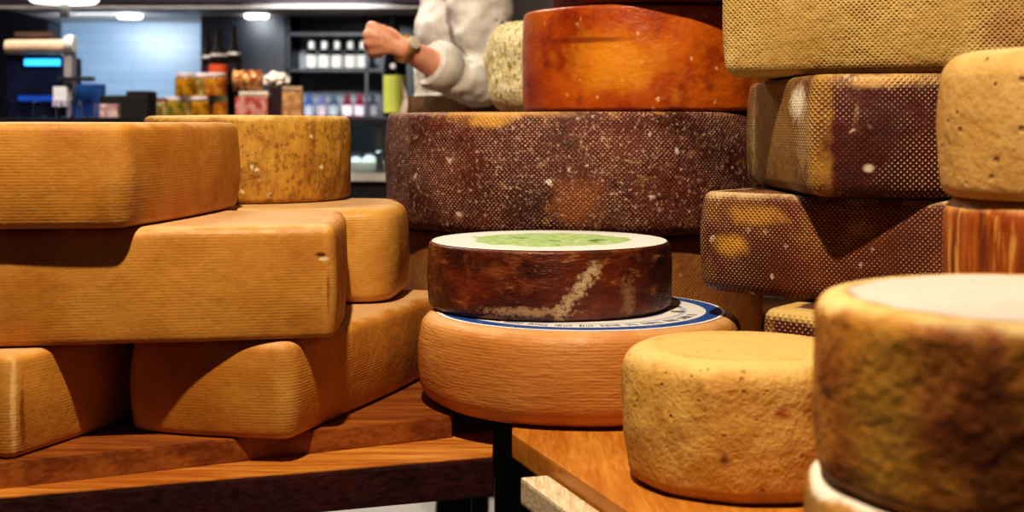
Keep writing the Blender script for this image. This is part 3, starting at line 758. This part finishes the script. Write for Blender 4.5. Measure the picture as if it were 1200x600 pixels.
box('upper_rail', (-.085, .0, .262), (.03, .05, .278), plain('brown_rail', '5d4638', .5), mc)
# tumblers along the front
tg = empty('glass_tumbler', (0, 0, 0))
lathe('glass_wall', [(.001, 0), (.021, 0), (.025, .052), (.0235, .052), (.0195, .004), (.001, .004)], glass('tumbler_glass', 'e6e2ee'), tg, n=20)
for i, (px, nm) in enumerate(((4, 'first from the left edge'), (30, 'second from the left edge'), (58, 'third from the left edge'), (80, 'fourth from the left edge'), (103, 'fifth from the left edge, nearest the pink packet'))):
    o = tg if i == 0 else copy_tree(tg)
    o.location = (X(px, 4.12), 4.12, CT + .0004); tag(o, 'empty glass tumbler on the counter, ' + nm, 'glass', 'tumblers on the counter')
# bottle with yellow-green label
yb = empty('wine_bottle', (X(463, 4.12), 4.12, CT)); tag(yb, 'black bottle with a yellow green label next to the person', 'bottle')
lathe('bottle_body', [(.001, 0), (.033, 0), (.034, .01), (.034, .17), (.030, .195), (.016, .225), (.0135, .30), (.001, .30)], plain('black_glass', '101012', .15), yb, n=32)
lathe('paper_label', [(.0341, .015), (.0352, .015), (.0352, .128), (.0341, .128)], plain('yellow_green_paper', 'c9d25e', .5, var=.05), yb, n=32)['label'] = 'yellow green label'
lathe('round_seal', [(.001, 0), (.009, 0), (.008, .003), (.001, .003)], white, yb, axis='y', c=(-.004, -.0365, .155), n=20)['label'] = 'round white seal'
# pendant lamp
pl = empty('pendant_lamp', (X(75, 4.5), 4.5, E + .397)); tag(pl, 'oval white pendant lamp above the machine at the top left', 'lamp')
lathe('lamp_shade', [(.001, 0), (.10, .002), (.112, .012), (.10, .03), (.04, .06), (.001, .065)], plain('lamp_white', 'fffaf0', .4, emit=2.5), pl, n=32)
lathe('cord', [(.003, .06), (.003, 2.9 - E - .397)], navy, pl, n=8)
box('bracket', (-.012, -.01, -.045), (.016, .012, .0), steel, pl, bevel=.003)

# ================================================================== PERSON (behind the large wheel, arm raised)
def skin_mesh(name, chains, mat, parent=None, voxel=.006, smooth_it=6, fold=0.0):
    me = bpy.data.meshes.new(name + '_skeleton'); vs = []; es = []; rad = []; roots = []
    for ch in chains:
        base = len(vs); roots.append(base)
        for k, (p, r) in enumerate(ch):
            vs.append(p); rad.append(r if isinstance(r, tuple) else (r, r))
            if k: es.append((base + k - 1, base + k))
    me.from_pydata(vs, es, []); ob = bpy.data.objects.new(name + '_skeleton', me); C.objects.link(ob)
    md = ob.modifiers.new('Skin', 'SKIN')
    for i, sv in enumerate(me.skin_vertices[0].data):
        sv.radius = rad[i]; sv.use_root = i in roots
    s = ob.modifiers.new('Sub', 'SUBSURF'); s.levels = 2; s.render_levels = 2
    r = ob.modifiers.new('Remesh', 'REMESH'); r.mode = 'VOXEL'; r.voxel_size = voxel; r.use_smooth_shade = True
    sm = ob.modifiers.new('Smooth', 'SMOOTH'); sm.factor = .5; sm.iterations = smooth_it
    dg = bpy.context.evaluated_depsgraph_get(); dg.update()
    m2 = bpy.data.meshes.new_from_object(ob.evaluated_get(dg), depsgraph=dg)
    bpy.data.objects.remove(ob); bpy.data.meshes.remove(me)
    m2.name = name
    if fold:
        for v in m2.vertices:
            n_ = v.normal; q = v.co
            d = mnoise.noise(Vector((q.x * 16 + q.z * 9, q.y * 14, q.z * 13 - q.x * 10))) * fold + mnoise.noise(q * 42) * fold * .35
            v.co = q + n_ * d
    for p in m2.polygons: p.use_smooth = True
    m2.materials.clear()
    return link(name, m2, mat, parent)

t = NT('skin_tone'); co = t.coord(); n1 = t.noise(co, 30, 3)
t.L(t.mix(t.step(n1.outputs[0], .35, .65), lin('c98a68'), lin('dda283')), t.b.inputs['Base Color']); t.b.inputs['Roughness'].default_value = .5
t.b.inputs['Subsurface Weight'].default_value = .1; t.b.inputs['Subsurface Radius'].default_value = (.01, .004, .002)
m_skin = t.m
V = lambda x, y, z: (x, y, E + z)
PX, PY = -.115, 3.30         # torso axis; the person faces left
W = V(-.228, 2.945, .158)
kn = [(-.303, 2.934, .213), (-.310, 2.928, .194), (-.309, 2.930, .174), (-.302, 2.936, .155)]
chains = [
    [(V(PX, PY, -.20), .105), (V(PX, PY, -.02), .10), (V(PX, PY, .18), .105), (V(PX, PY, .34), .10), (V(PX, PY, .42), .062), (V(PX - .01, PY, .47), .055), (V(PX - .02, PY, .54), .07), (V(PX - .035, PY, .64), (.088, .075)), (V(PX - .03, PY, .71), .07)],
    [(V(PX, PY, .36), .06), (V(PX + .02, PY - .13, .37), .062), (V(PX + .035, PY - .19, .345), .055), (V(-.075, 3.10, .22), .047), (V(-.058, 3.090, .066), .042), (V(-.125, 3.034, .102), .040), (V(-.19, 2.975, .141), .031), (W, .0255), (V(-.255, 2.938, .172), .026)],
    [(V(PX, PY, .36), .06), (V(PX + .02, PY + .13, .37), .062), (V(PX + .03, PY + .19, .34), .055), (V(PX + .03, PY + .22, .10), .044), (V(PX + .02, PY + .22, -.04), .036), (V(PX - .01, PY + .21, -.13), .028), (V(PX - .02, PY + .21, -.20), .034)],
    [(V(PX, PY, -.18), .10), (V(PX, PY - .09, -.26), .088), (V(PX - .01, PY - .10, -.62), .058), (V(PX, PY - .10, -1.02), .040), (V(PX - .02, PY - .10, -1.075), .038), (V(PX - .14, PY - .10, -1.09), .028)],
    [(V(PX, PY, -.18), .10), (V(PX, PY + .09, -.26), .088), (V(PX - .01, PY + .10, -.62), .058), (V(PX, PY + .10, -1.02), .040), (V(PX - .02, PY + .10, -1.075), .038), (V(PX - .14, PY + .10, -1.09), .028)],
    # nose, ears
    [(V(PX - .10, PY, .63), .012), (V(PX - .137, PY, .60), .016)],
    [(V(PX - .02, PY - .075, .63), .012), (V(PX - .015, PY - .088, .61), .016)],
    [(V(PX - .02, PY + .075, .63), .012), (V(PX - .015, PY + .088, .61), .016)],
]
for k, (x, y, z) in enumerate(kn):         # back of hand and curled fingers
    ln_ = (.026, .029, .027, .022)[k]; r = (.0115, .0118, .011, .0098)[k]
    chains.append([(V(-.240, 2.943 - .002 * k, .166 + (1.5 - k) * .005), .012), (V((x - .24) / 2, y + .004, (z + .166 + (1.5 - k) * .004) / 2 + .004), .0135), (V(x, y, z), r),
                   (V(x - ln_ * .25, y + ln_ * .9, z - .004), r * .95), (V(x + ln_ * .55, y + ln_ * 1.35, z - .006), r * .9), (V(x + ln_ * 1.15, y + ln_ * .85, z - .006), r * .8)])
chains.append([(V(-.236, 2.952, .172), .014), (V(-.262, 2.965, .198), .014), (V(-.288, 2.973, .203), .0115), (V(-.308, 2.968, .194), .0095)])   # thumb
body = skin_mesh('person', chains, m_skin, None, .005, 3)
tag(body, 'person in a pale rolled sleeve shirt holding up a closed fist, wearing a wristwatch', 'person')
m_shirt = plain('off_white_linen', 'd2cbc0', .8, var=.07, scale=30)
shirt = skin_mesh('shirt', [
    [(V(PX, PY, -.10), .125), (V(PX, PY, .02), .128), (V(PX, PY, .16), .132), (V(PX, PY, .30), .130), (V(PX, PY, .375), .10), (V(PX, PY, .42), .075)],
    [(V(PX, PY, .34), .09), (V(PX + .02, PY - .13, .365), .085), (V(PX + .035, PY - .195, .335), .078), (V(-.068, 3.095, .21), .078), (V(-.048, 3.088, .072), .068), (V(-.11, 3.042, .094), .061), (V(-.158, 3.002, .124), .050)],
    [(V(PX, PY, .34), .09), (V(PX + .02, PY + .13, .365), .085), (V(PX + .03, PY + .195, .33), .075), (V(PX + .03, PY + .225, .10), .064), (V(PX + .02, PY + .22, .0), .055)],
], m_shirt, body, .007, 4, .016)
# rolled cuff
d = (Vector(V(-.200, 2.968, .146)) - Vector(V(-.13, 3.028, .116))).normalized()
bm = bmesh.new(); add_lathe(bm, [(.036, -.028), (.052, -.028), (.057, -.010), (.056, .012), (.050, .024), (.038, .022)], 28)
for v in bm.verts: v.co *= 1 + .05 * mnoise.noise(v.co * 70)
cuff = finish(bm, 'rolled_cuff', m_shirt, body, V(-.160, 3.001, .126), smooth=True); cuff.rotation_euler = d.to_track_quat('Z', 'Y').to_euler()
d = (Vector(W) - Vector(V(-.19, 2.975, .141))).normalized()
bm = bmesh.new(); add_lathe(bm, [(.025, -.006), (.0315, -.006), (.0325, 0), (.0315, .006), (.025, .006)], 28)
watch = finish(bm, 'wristwatch_band', plain('gold_band', 'b8925a', .3, .8), body, V(-.231, 2.943, .161), smooth=True); watch.rotation_euler = d.to_track_quat('Z', 'Y').to_euler()
watch['label'] = 'gold wristwatch band'
wf = lathe('watch_face', [(.001, 0), (.015, 0), (.015, .006), (.011, .008), (.001, .008)], plain('watch_dial', 'd9cfb4', .3), watch, (0, 0, 0), 24)
dl = watch.rotation_euler.to_matrix().inverted() @ Vector((-.15, -.85, .5)); dl.z = 0; dl.normalize()
wf.location = dl * .029; wf.rotation_euler = dl.to_track_quat('Z', 'Y').to_euler()
skin_mesh('trousers', [
    [(V(PX, PY, -.12), .118), (V(PX, PY, -.20), .125), (V(PX, PY - .09, -.28), .102), (V(PX - .01, PY - .10, -.62), .078), (V(PX, PY - .10, -1.04), .062)],
    [(V(PX, PY, -.20), .125), (V(PX, PY + .09, -.28), .102), (V(PX - .01, PY + .10, -.62), .078), (V(PX, PY + .10, -1.04), .062)]],
    plain('dark_navy_cloth', '1c2130', .8), body, .009, 4, .006)
# apron wrapped round the waist
m_apr = plain('brown_apron_cloth', '8f7050', .8, var=.1, scale=40)
bm = bmesh.new(); rows = []
for k in range(16):
    z = -.50 + .565 * k / 15; r_ = []
    for i in range(40):
        a = PI + (i / 39 - .5) * 2 * 2.6; rx = .146 + .004 * math.sin(i * 1.1 + k * .2); 
        r_.append(bm.verts.new(V(PX + rx * math.cos(a), PY + (rx + .02) * math.sin(a), z)))
    rows.append(r_)
for a, b in zip(rows, rows[1:]):
    for i in range(39): bm.faces.new((a[i], a[i + 1], b[i + 1], b[i]))
bmesh.ops.solidify(bm, geom=bm.faces[:], thickness=.004)
finish(bm, 'apron', m_apr, body, smooth=True)
bm = bmesh.new(); rows = []
for k in range(14):
    z = -.06 + .175 * k / 13; w_ = .62 * (1 - .72 * (k / 13) ** 1.6); r_ = []
    for i in range(16):
        a = PI + .12 + (i / 15 - .5) * 2 * w_; rx = .158 + .010 * math.sin(k * .5)
        r_.append(bm.verts.new(V(PX + rx * math.cos(a), PY + (rx + .03) * math.sin(a), z)))
    rows.append(r_)
for a, b in zip(rows, rows[1:]):
    for i in range(15): bm.faces.new((a[i], a[i + 1], b[i + 1], b[i]))
bmesh.ops.solidify(bm, geom=bm.faces[:], thickness=.004)
finish(bm, 'cream_cloth', plain('cream_cloth_mat', 'e6d6c0', .8), body, smooth=True)['label'] = 'cream cloth tucked at the waist'
# hair and eyes
bm = bmesh.new(); bmesh.ops.create_icosphere(bm, subdivisions=4, radius=1)
for v in bm.verts:
    q = v.co.copy(); v.co = Vector((q.x * .108, q.y * .094, q.z * .10)) * (1 + .05 * mnoise.noise(q * 6))
bmesh.ops.delete(bm, geom=[v for v in bm.verts if v.co.z < .015 and v.co.x < .02 or v.co.z < -.05], context='VERTS')
finish(bm, 'hair', plain('brown_hair', '3a2618', .7), body, V(PX - .015, PY, .675), smooth=True)
for s in (-1, 1):
    bm = bmesh.new(); bmesh.ops.create_uvsphere(bm, u_segments=12, v_segments=8, radius=.012)
    finish(bm, 'eye', plain('eye_white', 'eae6e0', .2), body, V(PX - .105, PY + s * .032, .635), smooth=True)
for s in (-1, 1):
    sh_ = skin_mesh('shoe', [[(V(PX + .03, PY + s * .10, -1.075), .042), (V(PX - .06, PY + s * .10, -1.080), .038), (V(PX - .17, PY + s * .10, -1.087), .032)]], plain('black_leather', '15120f', .4), body, .006, 3)

# ================================================================== LIGHT
def area(name, loc, aim, size, power, col, shape='DISK'):
    l = bpy.data.lights.new(name, 'AREA'); l.shape = shape; l.size = size; l.energy = power; l.color = col
    o = bpy.data.objects.new(name, l); C.objects.link(o); o.location = loc
    o.rotation_euler = (Vector(aim) - Vector(loc)).to_track_quat('-Z', 'Y').to_euler(); return o
def spot(name, loc, aim, ang, power, col, rad, blend=.5):
    l = bpy.data.lights.new(name, 'SPOT'); l.energy = power; l.color = col; l.spot_size = math.radians(ang); l.spot_blend = blend; l.shadow_soft_size = rad
    o = bpy.data.objects.new(name, l); C.objects.link(o); o.location = loc
    o.rotation_euler = (Vector(aim) - Vector(loc)).to_track_quat('-Z', 'Y').to_euler(); return o
spot('key_spot', (-.22, .72, 2.75), (.05, 1.85, E - .1), 75, 245, (1.0, .84, .66), .035)
area('ceiling_fill', (.2, 1.0, 2.8), (.1, 1.9, 1.0), 1.4, .9, (1.0, .80, .78))
area('front_fill', (.3, -1.5, 1.9), (.1, 1.9, 1.0), 1.6, 1.0, (1.0, .60, .62))
spot('person_spot', (-.9, 2.2, 2.7), (-.15, 3.1, E + .15), 50, 36, (1.0, .92, .84), .1)
area('counter_light', (-1.1, 3.6, 2.7), (-1.1, 4.3, CT), .8, 60, (1.0, .90, .82))
for x, p in ((-1.07, 1.2),):
    spot('soffit_light', (x, 5.62, E + .44), (x - .02 if x > -1.5 else -1.66, 6.15, E + .05), 125, p * 2.6, (.82, .92, 1.0), .05)
area('panel_fill', (-1.70, 5.60, E + .452), (-1.68, 6.0, E + .10), .35, 8, (.86, .93, 1.0))  # unseen lamp under the soffit, added to brighten the blue panel
spot('shelf_fill', (-.745, 4.25, 1.74), (-.745, 6.1, E + .16), 30, 110, (.95, .97, 1.0), .08)  # added spot out of view, brightens the bottles and shelf back
area('case_light', (-.45, 4.10, CT - .03), (-.45, 4.2, E - .13), .25, .5, (.9, .97, 1.0))
w = bpy.data.worlds.new('dim_room'); bpy.context.scene.world = w; w.use_nodes = True
w.node_tree.nodes['Background'].inputs[0].default_value = lin('8a6a86'); w.node_tree.nodes['Background'].inputs[1].default_value = .05

# ================================================================== CAMERA
cam = bpy.data.cameras.new('camera'); co_ = bpy.data.objects.new('camera', cam); C.objects.link(co_)
co_.location = (0, 0, E); co_.rotation_euler = (PI / 2, 0, 0)
cam.sensor_width = 36; cam.lens = 48; cam.shift_y = -155 / 1200
cam.clip_start = .05
cam.dof.use_dof = True; cam.dof.focus_distance = 1.78; cam.dof.aperture_fstop = 5.0
sc = bpy.context.scene; sc.camera = co_
sc.view_settings.view_transform = 'Standard'; sc.view_settings.look = 'Medium High Contrast'; sc.view_settings.exposure = 0.0
sc.cycles.max_bounces = 8
